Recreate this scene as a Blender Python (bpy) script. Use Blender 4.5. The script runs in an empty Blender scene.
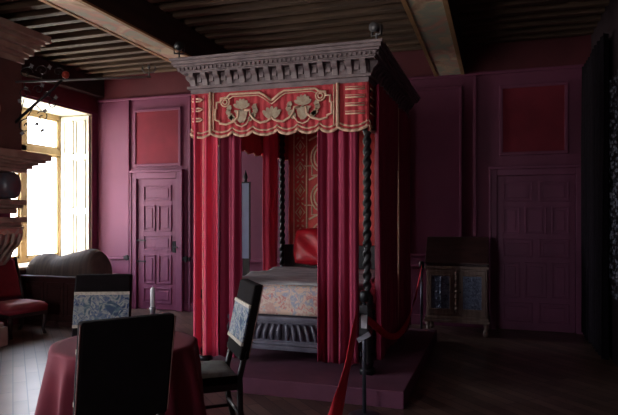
import bpy, bmesh, math, random
from math import sin, cos, pi, radians, sqrt
from mathutils import Vector, Matrix
random.seed(7)
SC = bpy.context.scene
COL = SC.collection

# ------------------------------------------------------------------ materials
def nmat(name, col, rough=0.6, col2=None, scale=8.0, stretch=(1,1,1), bump=0.0, bscale=30.0,
         metal=0.0, contrast=(0.35,0.65), sheen=0.0, coat=0.0, spec=0.5, distort=0.0):
    m = bpy.data.materials.new(name); m.use_nodes = True
    nt = m.node_tree; b = nt.nodes['Principled BSDF']
    b.inputs['Roughness'].default_value = rough
    b.inputs['Metallic'].default_value = metal
    b.inputs['Specular IOR Level'].default_value = spec
    if sheen:
        b.inputs['Sheen Weight'].default_value = sheen
        b.inputs['Sheen Roughness'].default_value = 0.4
        b.inputs['Sheen Tint'].default_value = (*col, 1)
    if coat: b.inputs['Coat Weight'].default_value = coat
    tc = nt.nodes.new('ShaderNodeTexCoord'); mp = nt.nodes.new('ShaderNodeMapping')
    mp.inputs['Scale'].default_value = stretch
    nt.links.new(tc.outputs['Object'], mp.inputs['Vector'])
    no = nt.nodes.new('ShaderNodeTexNoise'); no.inputs['Scale'].default_value = scale
    no.inputs['Detail'].default_value = 5; no.inputs['Distortion'].default_value = distort
    nt.links.new(mp.outputs[0], no.inputs['Vector'])
    cr = nt.nodes.new('ShaderNodeValToRGB')
    c2 = col2 or tuple(c*0.8 for c in col)
    cr.color_ramp.elements[0].position = contrast[0]; cr.color_ramp.elements[0].color = (*c2, 1)
    cr.color_ramp.elements[1].position = contrast[1]; cr.color_ramp.elements[1].color = (*col, 1)
    nt.links.new(no.outputs['Fac'], cr.inputs[0]); nt.links.new(cr.outputs[0], b.inputs['Base Color'])
    if bump:
        n2 = nt.nodes.new('ShaderNodeTexNoise'); n2.inputs['Scale'].default_value = bscale
        nt.links.new(mp.outputs[0], n2.inputs['Vector'])
        bp = nt.nodes.new('ShaderNodeBump'); bp.inputs['Strength'].default_value = bump
        bp.inputs['Distance'].default_value = 0.01
        nt.links.new(n2.outputs['Fac'], bp.inputs['Height']); nt.links.new(bp.outputs[0], b.inputs['Normal'])
    return m

def multi_mat(name, cols, scale=10, rough=0.7, stretch=(1,1,1), kind='voronoi', noise_mix=0.35, bump=0.0):
    """patterned material: ramp of several colours driven by voronoi cells plus noise"""
    m = bpy.data.materials.new(name); m.use_nodes = True
    nt = m.node_tree; b = nt.nodes['Principled BSDF']; b.inputs['Roughness'].default_value = rough
    tc = nt.nodes.new('ShaderNodeTexCoord'); mp = nt.nodes.new('ShaderNodeMapping')
    mp.inputs['Scale'].default_value = stretch
    nt.links.new(tc.outputs['Object'], mp.inputs['Vector'])
    no = nt.nodes.new('ShaderNodeTexNoise'); no.inputs['Scale'].default_value = scale; no.inputs['Detail'].default_value = 3
    no.inputs['Distortion'].default_value = 1.5
    nt.links.new(mp.outputs[0], no.inputs['Vector'])
    vo = nt.nodes.new('ShaderNodeTexVoronoi'); vo.inputs['Scale'].default_value = scale*0.8
    nt.links.new(mp.outputs[0], vo.inputs['Vector'])
    mx = nt.nodes.new('ShaderNodeMix'); mx.data_type = 'FLOAT'; mx.inputs[0].default_value = noise_mix
    sep = nt.nodes.new('ShaderNodeSeparateColor'); nt.links.new(vo.outputs['Color'], sep.inputs[0])
    nt.links.new(sep.outputs[0], mx.inputs[2]); nt.links.new(no.outputs['Fac'], mx.inputs[3])
    mx.inputs[0].default_value = 1-noise_mix if kind == 'noise' else noise_mix
    cr = nt.nodes.new('ShaderNodeValToRGB'); e = cr.color_ramp.elements
    n = len(cols); lo, hi = (0.3, 0.7) if kind == 'noise' else (0.15, 0.85)
    e[0].position = lo; e[0].color = (*cols[0], 1); e[1].position = hi; e[1].color = (*cols[-1], 1)
    for i in range(1, n-1):
        k = e.new(lo+(hi-lo)*i/(n-1)); k.color = (*cols[i], 1)
    nt.links.new(mx.outputs[0], cr.inputs[0]); nt.links.new(cr.outputs[0], b.inputs['Base Color'])
    if bump:
        bp = nt.nodes.new('ShaderNodeBump'); bp.inputs['Strength'].default_value = bump; bp.inputs['Distance'].default_value = 0.01
        nt.links.new(mx.outputs[0], bp.inputs['Height']); nt.links.new(bp.outputs[0], b.inputs['Normal'])
    return m

M = {}
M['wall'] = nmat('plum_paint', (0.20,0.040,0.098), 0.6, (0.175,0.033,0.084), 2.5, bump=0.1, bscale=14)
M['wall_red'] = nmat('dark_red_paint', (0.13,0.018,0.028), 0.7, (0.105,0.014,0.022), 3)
M['wall_dark'] = nmat('near_black_wall', (0.03,0.012,0.018), 0.8)  # shade on the right wall put into its base colour
M['panel_red'] = nmat('red_panel_cloth', (0.23,0.016,0.035), 0.85, (0.19,0.013,0.03), 4, bump=0.1)
M['door'] = nmat('plum_door_paint', (0.21,0.046,0.112), 0.55, (0.18,0.038,0.095), 3)
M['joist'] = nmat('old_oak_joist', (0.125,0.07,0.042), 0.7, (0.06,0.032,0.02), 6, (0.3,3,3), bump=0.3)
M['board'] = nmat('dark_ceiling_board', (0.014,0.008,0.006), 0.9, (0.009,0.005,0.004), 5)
M['beam'] = nmat('dark_beam_wood', (0.045,0.02,0.014), 0.8, (0.025,0.012,0.01), 5, (2,0.3,2), bump=0.3)
M['beam_paint'] = multi_mat('painted_beam_underside', [(0.45,0.24,0.16),(0.68,0.50,0.34),(0.42,0.44,0.34),(0.66,0.36,0.28),(0.75,0.62,0.44)], 3.2, 0.7, (1,0.6,1), 'noise', 0.25)
M['beam_edge'] = nmat('ochre_beam_border', (0.42,0.22,0.1), 0.7)
M['cream'] = nmat('cream_paint', (0.76,0.73,0.6), 0.5, (0.68,0.64,0.5), 3)
M['win_wood'] = nmat('ochre_window_wood', (0.6,0.45,0.25), 0.5, (0.5,0.36,0.19), 6, (1,1,0.3))
M['stone'] = nmat('painted_stone', (0.44,0.33,0.26), 0.75, (0.32,0.21,0.17), 7, bump=0.5, bscale=12)
M['stone_red'] = multi_mat('painted_stone_ornament', [(0.42,0.30,0.27),(0.5,0.22,0.19),(0.56,0.42,0.33),(0.36,0.33,0.33)], 9, 0.75, (1,1,1), 'noise', 0.3, 0.2)
M['chimney'] = nmat('dark_brown_chimney', (0.15,0.07,0.062), 0.7, (0.11,0.048,0.045), 4, bump=0.2)
M['blackstone'] = nmat('dark_marble_drum', (0.07,0.08,0.10), 0.35, (0.12,0.06,0.07), 12)
M['bedwood'] = nmat('grey_carved_wood', (0.23,0.175,0.185), 0.5, (0.15,0.11,0.12), 9, (1,1,1), bump=0.5, bscale=25)
M['railwood'] = nmat('blue_grey_carved_wood', (0.155,0.15,0.19), 0.4, (0.09,0.085,0.11), 9, bump=0.4, bscale=30)
M['blackwood'] = nmat('ebonised_wood', (0.014,0.012,0.013), 0.38, (0.009,0.008,0.009), 8, spec=0.35)
M['silk'] = nmat('crimson_curtain', (0.80,0.075,0.15), 0.7, (0.70,0.06,0.13), 5, (1,1,0.2), sheen=0.35)  # bed curtain red, brightened in the colour where window light falls
M['silk_dark'] = nmat('wine_curtain', (0.34,0.022,0.07), 0.75, (0.29,0.018,0.058), 5, (1,1,0.2), sheen=0.3)  # same curtain red, darkened in the colour for the shaded hangings
M['velvet'] = nmat('valance_red_velvet', (0.52,0.045,0.06), 0.8, (0.42,0.032,0.045), 7, (3,3,0.4), sheen=0.4)
M['braid'] = nmat('tarnished_gold_braid', (0.72,0.48,0.34), 0.65, (0.6,0.36,0.25), 40)
M['applique'] = nmat('sage_silk_applique', (0.46,0.37,0.26), 0.7, (0.34,0.22,0.16), 30)
M['backred'] = nmat('backcloth_red', (0.72,0.10,0.09), 0.75, (0.6,0.075,0.07), 6)
M['backgold'] = nmat('backcloth_gold', (0.8,0.62,0.42), 0.7, (0.68,0.48,0.32), 30)
M['cushion'] = nmat('scarlet_satin', (0.65,0.012,0.03), 0.42, (0.4,0.008,0.02), 5, bump=0.4, bscale=6)
M['quilt'] = multi_mat('flowered_quilt', [(0.62,0.38,0.32),(0.75,0.63,0.52),(0.60,0.22,0.22),(0.72,0.60,0.46),(0.34,0.38,0.5),(0.75,0.55,0.42)], 15, 0.8, (1,1,1), 'noise', 0.45, 0.15)
M['sheet'] = nmat('grey_linen', (0.34,0.33,0.32), 0.8, (0.2,0.19,0.2), 5, (1,5,1), bump=0.5, bscale=7)
M['platform'] = nmat('plum_platform_carpet', (0.15,0.038,0.075), 0.85, (0.12,0.03,0.06), 6, bump=0.2)
M['tablecloth'] = nmat('wine_tablecloth', (0.155,0.009,0.022), 0.85, (0.125,0.007,0.018), 5, sheen=0.05)
M['chairvelvet'] = nmat('black_brown_velvet', (0.007,0.0045,0.005), 0.9, (0.005,0.003,0.003), 12, spec=0.1)
M['tapestry'] = multi_mat('blue_verdure_tapestry', [(0.02,0.04,0.10),(0.26,0.27,0.25),(0.035,0.07,0.15),(0.34,0.33,0.29),(0.08,0.13,0.15),(0.025,0.05,0.10)], 13, 0.8, (1,1,1), 'noise', 0.3, 0.2)
M['pinkbraid'] = nmat('faded_pink_braid', (0.7,0.25,0.22), 0.7, (0.75,0.12,0.15), 25)
M['piping'] = nmat('copper_piping', (0.14,0.06,0.05), 0.5)
M['seatcloth'] = multi_mat('worn_green_grey_seat', [(0.07,0.075,0.07),(0.16,0.16,0.14),(0.09,0.08,0.07)], 20, 0.85)
M['fringe'] = nmat('cream_fringe', (0.55,0.48,0.38), 0.8, (0.35,0.3,0.24), 60)
M['chairwood'] = nmat('dark_chair_wood', (0.022,0.012,0.01), 0.4, (0.015,0.008,0.007), 8)
M['redseat'] = nmat('faded_red_upholstery', (0.25,0.02,0.035), 0.7, (0.2,0.016,0.028), 8, sheen=0.3)
M['chestwood'] = nmat('dark_chest_wood', (0.065,0.025,0.022), 0.45, (0.04,0.015,0.014), 6, (0.5,3,3), bump=0.2)
M['roll'] = nmat('brown_wool', (0.115,0.085,0.065), 0.9, (0.07,0.05,0.042), 5, (6,1,0.6), bump=0.4)
M['cabwood'] = nmat('worn_brown_oak', (0.31,0.21,0.165), 0.45, (0.2,0.13,0.1), 7, (3,1,0.6), bump=0.3)
M['cabpanel'] = multi_mat('blue_grey_carving', [(0.06,0.07,0.12),(0.22,0.28,0.42),(0.10,0.12,0.2),(0.28,0.34,0.46)], 26, 0.45, (1,1,1), 'noise', 0.3, 1.0)
M['iron'] = nmat('black_wrought_iron', (0.02,0.02,0.022), 0.4, metal=0.6)
M['greyiron'] = nmat('grey_iron', (0.16,0.15,0.16), 0.4, metal=0.6)
M['steel'] = nmat('blue_grey_steel', (0.12,0.13,0.16), 0.35, metal=0.7)
M['belt'] = nmat('red_barrier_belt', (0.8,0.015,0.04), 0.6, (0.7,0.012,0.035), 10)
M['white'] = nmat('white_card', (0.75,0.76,0.8), 0.6)
M['black'] = nmat('black_plastic', (0.012,0.012,0.014), 0.4)
M['wax'] = nmat('white_wax', (0.75,0.74,0.74), 0.4)
M['silver'] = nmat('tarnished_silver', (0.3,0.3,0.32), 0.3, metal=0.8)
M['bluepanel'] = nmat('pale_blue_panel', (0.30,0.38,0.55), 0.4, (0.26,0.33,0.5), 4)
M['blackcurtain'] = nmat('black_damask', (0.008,0.005,0.008), 0.9, (0.012,0.008,0.012), 14, spec=0.15)
M['redglass'] = nmat('red_painted_knob', (0.4,0.05,0.03), 0.4)

def floor_mat():
    m = bpy.data.materials.new('oak_parquet'); m.use_nodes = True
    nt = m.node_tree; b = nt.nodes['Principled BSDF']
    tc = nt.nodes.new('ShaderNodeTexCoord')
    mp = nt.nodes.new('ShaderNodeMapping'); mp.inputs['Rotation'].default_value = (0,0,radians(45))
    nt.links.new(tc.outputs['Object'], mp.inputs['Vector'])
    br = nt.nodes.new('ShaderNodeTexBrick')
    br.inputs['Scale'].default_value = 1.0; br.inputs['Brick Width'].default_value = 0.62
    br.inputs['Row Height'].default_value = 0.11; br.inputs['Mortar Size'].default_value = 0.004
    br.inputs['Color1'].default_value = (0.095,0.055,0.042,1); br.inputs['Color2'].default_value = (0.20,0.12,0.09,1)
    br.inputs['Mortar'].default_value = (0.012,0.007,0.006,1)
    nt.links.new(mp.outputs[0], br.inputs['Vector'])
    no = nt.nodes.new('ShaderNodeTexNoise'); no.inputs['Scale'].default_value = 3; no.inputs['Detail'].default_value = 5
    nt.links.new(tc.outputs['Object'], no.inputs['Vector'])
    mx = nt.nodes.new('ShaderNodeMix'); mx.data_type='RGBA'; mx.blend_type='MULTIPLY'; mx.inputs[0].default_value=0.6
    cr = nt.nodes.new('ShaderNodeValToRGB'); cr.color_ramp.elements[0].position=0.3; cr.color_ramp.elements[0].color=(0.45,0.42,0.45,1)
    cr.color_ramp.elements[1].position=0.7
    nt.links.new(no.outputs['Fac'], cr.inputs[0])
    nt.links.new(br.outputs['Color'], mx.inputs[6]); nt.links.new(cr.outputs[0], mx.inputs[7])
    nt.links.new(mx.outputs[2], b.inputs['Base Color'])
    b.inputs['Roughness'].default_value = 0.36
    bp = nt.nodes.new('ShaderNodeBump'); bp.inputs['Strength'].default_value=0.25; bp.inputs['Distance'].default_value=0.01
    nt.links.new(br.outputs['Fac'], bp.inputs['Height']); bp.invert = True
    nt.links.new(bp.outputs[0], b.inputs['Normal'])
    return m
M['floor'] = floor_mat()

def glass_mat():
    m = bpy.data.materials.new('window_glass'); m.use_nodes = True
    nt = m.node_tree; nt.nodes.clear()
    o = nt.nodes.new('ShaderNodeOutputMaterial'); t = nt.nodes.new('ShaderNodeBsdfTransparent')
    g = nt.nodes.new('ShaderNodeBsdfGlossy'); g.inputs['Roughness'].default_value = 0.02
    mx = nt.nodes.new('ShaderNodeMixShader'); mx.inputs[0].default_value = 0.05
    nt.links.new(t.outputs[0], mx.inputs[1]); nt.links.new(g.outputs[0], mx.inputs[2]); nt.links.new(mx.outputs[0], o.inputs[0])
    return m
M['glass'] = glass_mat()
def lace_mat():
    m = bpy.data.materials.new('blue_white_lace'); m.use_nodes = True
    nt = m.node_tree; nt.nodes.clear()
    o = nt.nodes.new('ShaderNodeOutputMaterial'); t = nt.nodes.new('ShaderNodeBsdfTransparent')
    d = nt.nodes.new('ShaderNodeBsdfDiffuse'); d.inputs[0].default_value=(0.25,0.26,0.32,1)
    tl = nt.nodes.new('ShaderNodeBsdfTranslucent'); tl.inputs[0].default_value=(0.18,0.2,0.26,1)
    a = nt.nodes.new('ShaderNodeMixShader'); nt.links.new(d.outputs[0], a.inputs[1]); nt.links.new(tl.outputs[0], a.inputs[2])
    tc = nt.nodes.new('ShaderNodeTexCoord'); vo = nt.nodes.new('ShaderNodeTexVoronoi'); vo.inputs['Scale'].default_value=22
    nt.links.new(tc.outputs['Object'], vo.inputs['Vector'])
    cr = nt.nodes.new('ShaderNodeValToRGB'); cr.color_ramp.elements[0].position=0.3; cr.color_ramp.elements[1].position=0.5
    nt.links.new(vo.outputs['Distance'], cr.inputs[0])
    mx = nt.nodes.new('ShaderNodeMixShader'); nt.links.new(cr.outputs[0], mx.inputs[0])
    nt.links.new(a.outputs[0], mx.inputs[1]); nt.links.new(t.outputs[0], mx.inputs[2]); nt.links.new(mx.outputs[0], o.inputs[0])
    return m
M['lace'] = lace_mat()

# ------------------------------------------------------------------ mesh helpers
def B(): return bmesh.new()
def box(bm, x0, x1, y0, y1, z0, z1, mi=0, xf=None):
    vs = [Vector((x,y,z)) for z in (z0,z1) for y in (y0,y1) for x in (x0,x1)]
    if xf: vs = [xf @ v for v in vs]
    v = [bm.verts.new(p) for p in vs]
    for f in ((0,2,3,1),(4,5,7,6),(0,1,5,4),(2,6,7,3),(0,4,6,2),(1,3,7,5)):
        fc = bm.faces.new([v[i] for i in f]); fc.material_index = mi
def tube(bm, pts, r, n=8, sc=None, cap=True, flat=None, closed=False):
    """tube along pts; r a number or list; flat=(direction, ratio) flattens the section along a direction"""
    pts = [Vector(p) for p in pts]; k = len(pts)
    rs = r if isinstance(r, (list, tuple)) else [r]*k
    rings = []; up = None
    for i, p in enumerate(pts):
        if closed: d = (pts[(i+1)%k]-pts[i-1])
        else: d = (pts[min(i+1,k-1)]-pts[max(i-1,0)])
        if d.length < 1e-9: d = Vector((0,0,1))
        d.normalize()
        if up is None:
            up = Vector((0,0,1)) if abs(d.z) < 0.9 else Vector((1,0,0))
        a = d.cross(up)
        if a.length < 1e-6: a = d.orthogonal()
        a.normalize(); b_ = a.cross(d).normalized(); up = b_
        ring = []
        for j in range(n):
            t = 2*pi*j/n
            off = a*cos(t)*rs[i] + b_*sin(t)*rs[i]
            if flat:
                fd = flat[0]; off = off - fd*off.dot(fd)*(1-flat[1])
            ring.append(bm.verts.new(p+off))
        rings.append(ring)
    m = k if closed else k-1
    for i in range(m):
        A, C_ = rings[i], rings[(i+1)%k]
        for j in range(n): bm.faces.new((A[j],A[(j+1)%n],C_[(j+1)%n],C_[j]))
    if cap and not closed:
        bm.faces.new(rings[0][::-1]); bm.faces.new(rings[-1])
def lathe(bm, prof, c=(0,0,0), n=20, fn=None):
    c = Vector(c); rings = []
    for r, z in prof:
        rings.append([bm.verts.new(c+Vector(((fn(2*pi*j/n, z, r) if fn else r)*cos(2*pi*j/n),
                     (fn(2*pi*j/n, z, r) if fn else r)*sin(2*pi*j/n), z))) for j in range(n)])
    for a, b_ in zip(rings, rings[1:]):
        for j in range(n): bm.faces.new((a[j],a[(j+1)%n],b_[(j+1)%n],b_[j]))
    bm.faces.new(rings[0][::-1]); bm.faces.new(rings[-1])
def prism(bm, poly, P, thick, mi=0):
    """poly [(u,v)], P(u,v,w)->Vector, extruded from w=0 to w=thick"""
    a = [bm.verts.new(P(u,v,0)) for u,v in poly]; b_ = [bm.verts.new(P(u,v,thick)) for u,v in poly]
    n = len(poly)
    for i in range(n):
        bm.faces.new((a[i],a[(i+1)%n],b_[(i+1)%n],b_[i])).material_index = mi
    bm.faces.new(a[::-1]).material_index = mi; bm.faces.new(b_).material_index = mi
def grid(bm, nu, nv, P, flip=False):
    V = [[bm.verts.new(P(i/nu, j/nv)) for j in range(nv+1)] for i in range(nu+1)]
    for i in range(nu):
        for j in range(nv):
            f = (V[i][j],V[i+1][j],V[i+1][j+1],V[i][j+1])
            bm.faces.new(f[::-1] if flip else f)
def ob(name, bm, mat, parent=None, smooth=False, bevel=0.0, solid=0.0, subsurf=0, recalc=True):
    if recalc: bmesh.ops.recalc_face_normals(bm, faces=bm.faces)
    me = bpy.data.meshes.new(name); bm.to_mesh(me); bm.free()
    mats = mat if isinstance(mat, (list, tuple)) else [mat]
    for m in mats: me.materials.append(M[m])
    if smooth:
        for p in me.polygons: p.use_smooth = True
    o = bpy.data.objects.new(name, me); COL.objects.link(o)
    if parent: o.parent = parent
    if bevel:
        md = o.modifiers.new('bevel','BEVEL'); md.width = bevel; md.segments = 2; md.limit_method='ANGLE'
    if solid:
        md = o.modifiers.new('solid','SOLIDIFY'); md.thickness = solid; md.offset = 0
    if subsurf:
        md = o.modifiers.new('sub','SUBSURF'); md.levels = subsurf; md.render_levels = subsurf
    return o
def thing(name, label, cat, loc=(0,0,0), rz=0.0, group=None):
    o = bpy.data.objects.new(name, None); COL.objects.link(o)
    o.location = loc; o.rotation_euler = (0,0,rz); o.empty_display_size = 0.1
    return tag(o, label, cat, group)
def tag(o, label, cat, group=None):
    o['label'] = label; o['category'] = cat
    if group: o['group'] = group
    return o
def struct(name, bm, mat, **k):
    o = ob(name, bm, mat, **k); o['kind'] = 'structure'; return o
def kids(o): return [c for c in bpy.data.objects if c.parent is o]
def copy_tree(o, parent=None):
    c = o.copy(); COL.objects.link(c); c.parent = parent
    for ch in kids(o): copy_tree(ch, c)
    return c

# ------------------------------------------------------------------ room shell
XL, XR, YB, YF, ZC = -6.4, 1.15, 8.2, -1.6, 3.92
TW = 0.7     # wall thickness
bm = B(); box(bm, XL-TW, XR+TW, YF-0.3, YB+0.3, -0.1, 0); struct('floor', bm, 'floor')
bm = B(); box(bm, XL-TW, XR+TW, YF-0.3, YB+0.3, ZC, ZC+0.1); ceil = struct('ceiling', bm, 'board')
# joists run left to right, carried on the two great beams
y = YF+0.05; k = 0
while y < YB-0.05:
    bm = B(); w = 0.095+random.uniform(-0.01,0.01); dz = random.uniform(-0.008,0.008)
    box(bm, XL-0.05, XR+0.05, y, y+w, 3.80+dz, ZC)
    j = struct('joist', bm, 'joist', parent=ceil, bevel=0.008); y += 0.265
def beam(x0, x1):
    bm = B(); zb = 3.45
    box(bm, x0, x1, YF, YB, zb, 3.805)
    bm.faces.ensure_lookup_table()
    o = struct('beam', bm, 'beam', parent=ceil, bevel=0.012)
    b2 = B(); box(b2, x0+0.04, x1-0.04, YF, YB, zb-0.004, zb+0.01)
    u = ob('painted_underside', b2, 'beam_paint', parent=o)
    b3 = B()
    box(b3, x0+0.0, x0+0.045, YF, YB, zb-0.012, zb+0.01); box(b3, x1-0.045, x1, YF, YB, zb-0.012, zb+0.01)
    ob('border', b3, 'beam_edge', parent=o)
beam(-3.90, -3.54); beam(-0.82, -0.42)

# back wall with two recessed doorways is one slab; doors stand slightly proud
bm = B()
box(bm, XL-TW, XR+TW, YB, YB+0.3, 0, ZC)
wb = struct('wall_back', bm, 'wall')
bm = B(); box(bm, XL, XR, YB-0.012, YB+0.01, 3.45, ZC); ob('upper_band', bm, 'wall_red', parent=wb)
bm = B(); box(bm, XL, XR, YB-0.045, YB, 3.42, 3.46); struct('trim_1', bm, 'wall', bevel=0.01)
# left wall with two window openings and an added unseen third
W1 = (6.35, 8.06, 0.78, 3.21)   # far window: y0,y1,z0,z1
W2 = (0.5, 3.2, 0.5, 3.3)     # near window
bm = B()
x0, x1 = XL-TW, XL
W4_added = (-1.3, 0.15, 0.5, 3.3)
ys = [YF-0.3, W4_added[0], W4_added[1], W2[0], W2[1], W1[0], W1[1], YB+0.3]
for a, b_ in ((0,1),(2,3),(4,5),(6,7)): box(bm, x0, x1, ys[a], ys[b_], 0, ZC)
for W in (W1, W2, W4_added):
    box(bm, x0, x1, W[0], W[1], 0, W[2]); box(bm, x0, x1, W[0], W[1], W[3], ZC)
struct('wall_left', bm, 'wall')
bm = B(); box(bm, XL, XL+0.14, YF, YB, 3.5, 3.8); struct('trim_2', bm, 'beam', bevel=0.01)
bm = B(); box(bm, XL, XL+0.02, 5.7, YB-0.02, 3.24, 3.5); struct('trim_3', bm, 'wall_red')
# right wall with one slim window
W4_added = (-1.3, 0.15, 0.5, 3.3)  # unseen window beside the camera, added for more light on the bed front
W3 = (6.2, 6.40, 1.4, 2.3)
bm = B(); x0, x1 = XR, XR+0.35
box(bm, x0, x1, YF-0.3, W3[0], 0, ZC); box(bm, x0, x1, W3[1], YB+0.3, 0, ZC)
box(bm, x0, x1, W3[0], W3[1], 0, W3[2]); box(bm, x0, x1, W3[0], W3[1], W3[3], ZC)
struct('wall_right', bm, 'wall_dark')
W5_added = (-3.2, -2.15, 1.0, 2.75)  # unseen window behind the camera, added to light the bed front
bm = B(); box(bm, XL-TW, W5_added[0], YF-0.3, YF, 0, ZC); box(bm, W5_added[1], XR+TW, YF-0.3, YF, 0, ZC)
box(bm, W5_added[0], W5_added[1], YF-0.3, YF, 0, W5_added[2]); box(bm, W5_added[0], W5_added[1], YF-0.3, YF, W5_added[3], ZC); struct('wall_front', bm, 'wall')
def added_front_window():
    r = thing('window_5', '', ''); del r['label']; del r['category']; r['kind'] = 'structure'
    bm = B(); frame_rect(bm, W5_added[0], W5_added[1], W5_added[2], W5_added[3], 0.07, YF-0.22, YF-0.16); xm = (W5_added[0]+W5_added[1])/2
    box(bm, xm-0.04, xm+0.04, YF-0.22, YF-0.16, W5_added[2], W5_added[3]); ob('window_frame', bm, 'win_wood', parent=r)
    bm = B(); box(bm, W5_added[0]+0.05, W5_added[1]-0.05, YF-0.193, YF-0.187, W5_added[2]+0.05, W5_added[3]-0.05); ob('pane', bm, 'glass', parent=r)
# embrasure linings (cream soffit, sides, sill)
for i, W in enumerate((W1, W2, W4_added)):
    bm = B()
    box(bm, XL-TW, XL-0.002, W[0], W[1], W[3]-0.012, W[3]+0.0)
    box(bm, XL-TW, XL-0.002, W[0], W[0]+0.012, W[2], W[3])
    box(bm, XL-TW, XL-0.002, W[1]-0.012, W[1], W[2], W[3])
    struct('trim_%d' % (4+i), bm, 'cream')
    bm = B(); box(bm, XL-TW, XL+0.04, W[0]-0.02, W[1]+0.02 if i else W[1], W[2]-0.03, W[2]+0.012); struct('trim_%d' % (7+i), bm, 'win_wood', bevel=0.006)

def window(n, X, W, sgn=1, mull=2, transom=None):
    y0, y1, z0, z1 = W
    root = thing('window_%d' % n, '', ''); del root['label']; del root['category']; root['kind'] = 'structure'
    root.location = (0,0,0)
    bm = B(); t = 0.07
    a, b_ = X-0.04, X+0.04
    box(bm, a, b_, y0, y0+t, z0, z1); box(bm, a, b_, y1-t, y1, z0, z1)
    box(bm, a, b_, y0, y1, z0, z0+t); box(bm, a, b_, y0, y1, z1-t, z1)
    if transom: box(bm, a-0.01, b_+0.01, y0, y1, transom-0.05, transom+0.05)
    for i in range(1, mull):
        ym = y0+(y1-y0)*i/mull; box(bm, a-0.01, b_+0.01, ym-0.06, ym+0.06, z0, z1)
    ob('window_frame', bm, 'win_wood', parent=root, bevel=0.008)
    # casement sashes with their glass
    zs = [(z0+t, (transom or z1-t)-(0.05 if transom else 0))] + ([(transom+0.05, z1-t)] if transom else [])
    for i in range(mull):
        ya = y0+(y1-y0)*i/mull+0.065; yb = y0+(y1-y0)*(i+1)/mull-0.065
        for za, zb in zs:
            bm = B(); s = 0.035
            box(bm, X-0.025, X+0.025, ya, ya+s, za, zb); box(bm, X-0.025, X+0.025, yb-s, yb, za, zb)
            box(bm, X-0.025, X+0.025, ya, yb, za, za+s); box(bm, X-0.025, X+0.025, ya, yb, zb-s, zb)
            sa = ob('sash', bm, 'win_wood', parent=root)
            bm = B(); box(bm, X-0.003, X+0.003, ya+s, yb-s, za+s, zb-s); ob('pane', bm, 'glass', parent=sa)
    return root
window(1, XL-TW+0.06, (W1[0]+0.012, W1[1]-0.012, W1[2]+0.012, W1[3]-0.012), mull=2, transom=2.58)
window(2, XL-TW+0.06, (W2[0]+0.012, W2[1]-0.012, W2[2]+0.012, W2[3]-0.012), mull=2, transom=2.4)
window(4, XL-TW+0.06, (W4_added[0]+0.012, W4_added[1]-0.012, W4_added[2]+0.012, W4_added[3]-0.012), mull=2, transom=2.4)
window(3, XR+0.28, (W3[0], W3[1], W3[2], W3[3]), mull=1)

#SHUT against the far embrasure side
sh = thing('window_shutter', 'cream panelled wooden shutter folded back against the far side of the bright window', 'shutter', (XL-0.02, W1[1]-0.03, 0))
bm = B(); box(bm, -0.56, 0, -0.035, 0, 0.82, 3.18); ob('shutter_leaf', bm, 'cream', parent=sh, bevel=0.005)
for za, zb in ((0.9,1.55),(1.65,2.45),(2.55,3.1)):
    bm = B()
    for (xa, xb) in ((-0.5,-0.3),(-0.26,-0.06)):
        for r_ in ((xa,xb,za,za+0.02),(xa,xb,zb-0.02,zb),(xa,xa+0.02,za,zb),(xb-0.02,xb,za,zb)):
            box(bm, r_[0], r_[1], -0.05, -0.033, r_[2], r_[3])
        box(bm, xa+0.05, xb-0.05, -0.043, -0.033, za+0.05, zb-0.05)
    ob('shutter_panel', bm, 'cream', parent=sh)

# ------------------------------------------------------------------ doors & wall mouldings
def frame_rect(bm, x0, x1, z0, z1, w, y0, y1):
    box(bm, x0, x1, y0, y1, z0, z0+w); box(bm, x0, x1, y0, y1, z1-w, z1)
    box(bm, x0, x0+w, y0, y1, z0+w, z1-w); box(bm, x1-w, x1, y0, y1, z0+w, z1-w)
added_front_window()
def door(n, x0, x1, ztop, panels, fw, knobx, hardware=True):
    r = thing('door_%d' % n, '', ''); del r['label']; del r['category']; r['kind'] = 'structure'
    bm = B(); Y = YB
    box(bm, x0-fw, x0, Y-0.07, Y, 0, ztop+fw); box(bm, x1, x1+fw, Y-0.07, Y, 0, ztop+fw)
    box(bm, x0, x1, Y-0.07, Y, ztop, ztop+fw)
    box(bm, x0-fw-0.02, x1+fw+0.02, Y-0.09, Y, ztop+fw, ztop+fw+0.04)
    box(bm, x0-fw-0.015, x0-fw+0.012, Y-0.085, Y, 0, ztop+fw); box(bm, x1+fw-0.012, x1+fw+0.015, Y-0.085, Y, 0, ztop+fw)
    ob('door_frame', bm, 'door', parent=r, bevel=0.006)
    bm = B(); box(bm, x0+0.006, x1-0.006, Y-0.035, Y-0.002, 0.012, ztop-0.006)
    lf = ob('door_leaf', bm, 'door', parent=r)
    W_ = x1-x0
    for (u0,u1,v0,v1) in panels:
        a, b_, c, d = x0+W_*u0, x0+W_*u1, ztop*v0, ztop*v1
        bm = B(); frame_rect(bm, a, b_, c, d, 0.022, Y-0.052, Y-0.034)
        q = 0.055; box(bm, a+q, b_-q, Y-0.046, Y-0.034, c+q, d-q)
        ob('door_panel', bm, 'door', parent=lf, bevel=0.004)
    if hardware:
        bm = B(); kz = 1.02
        box(bm, knobx-0.03, knobx+0.03, Y-0.05, Y-0.034, kz-0.09, kz+0.09)
        tube(bm, [(knobx,Y-0.05,kz),(knobx,Y-0.09,kz),(knobx+0.09,Y-0.095,kz)], 0.01)
        ob('door_latch', bm, 'iron', parent=r)
        bm = B()
        for hz in (0.78, 1.12):
            box(bm, x0-0.0, x0+0.17, Y-0.06, Y-0.05, hz-0.012, hz+0.012)
        ob('hinge_strap', bm, 'iron', parent=r)
    return r
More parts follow.
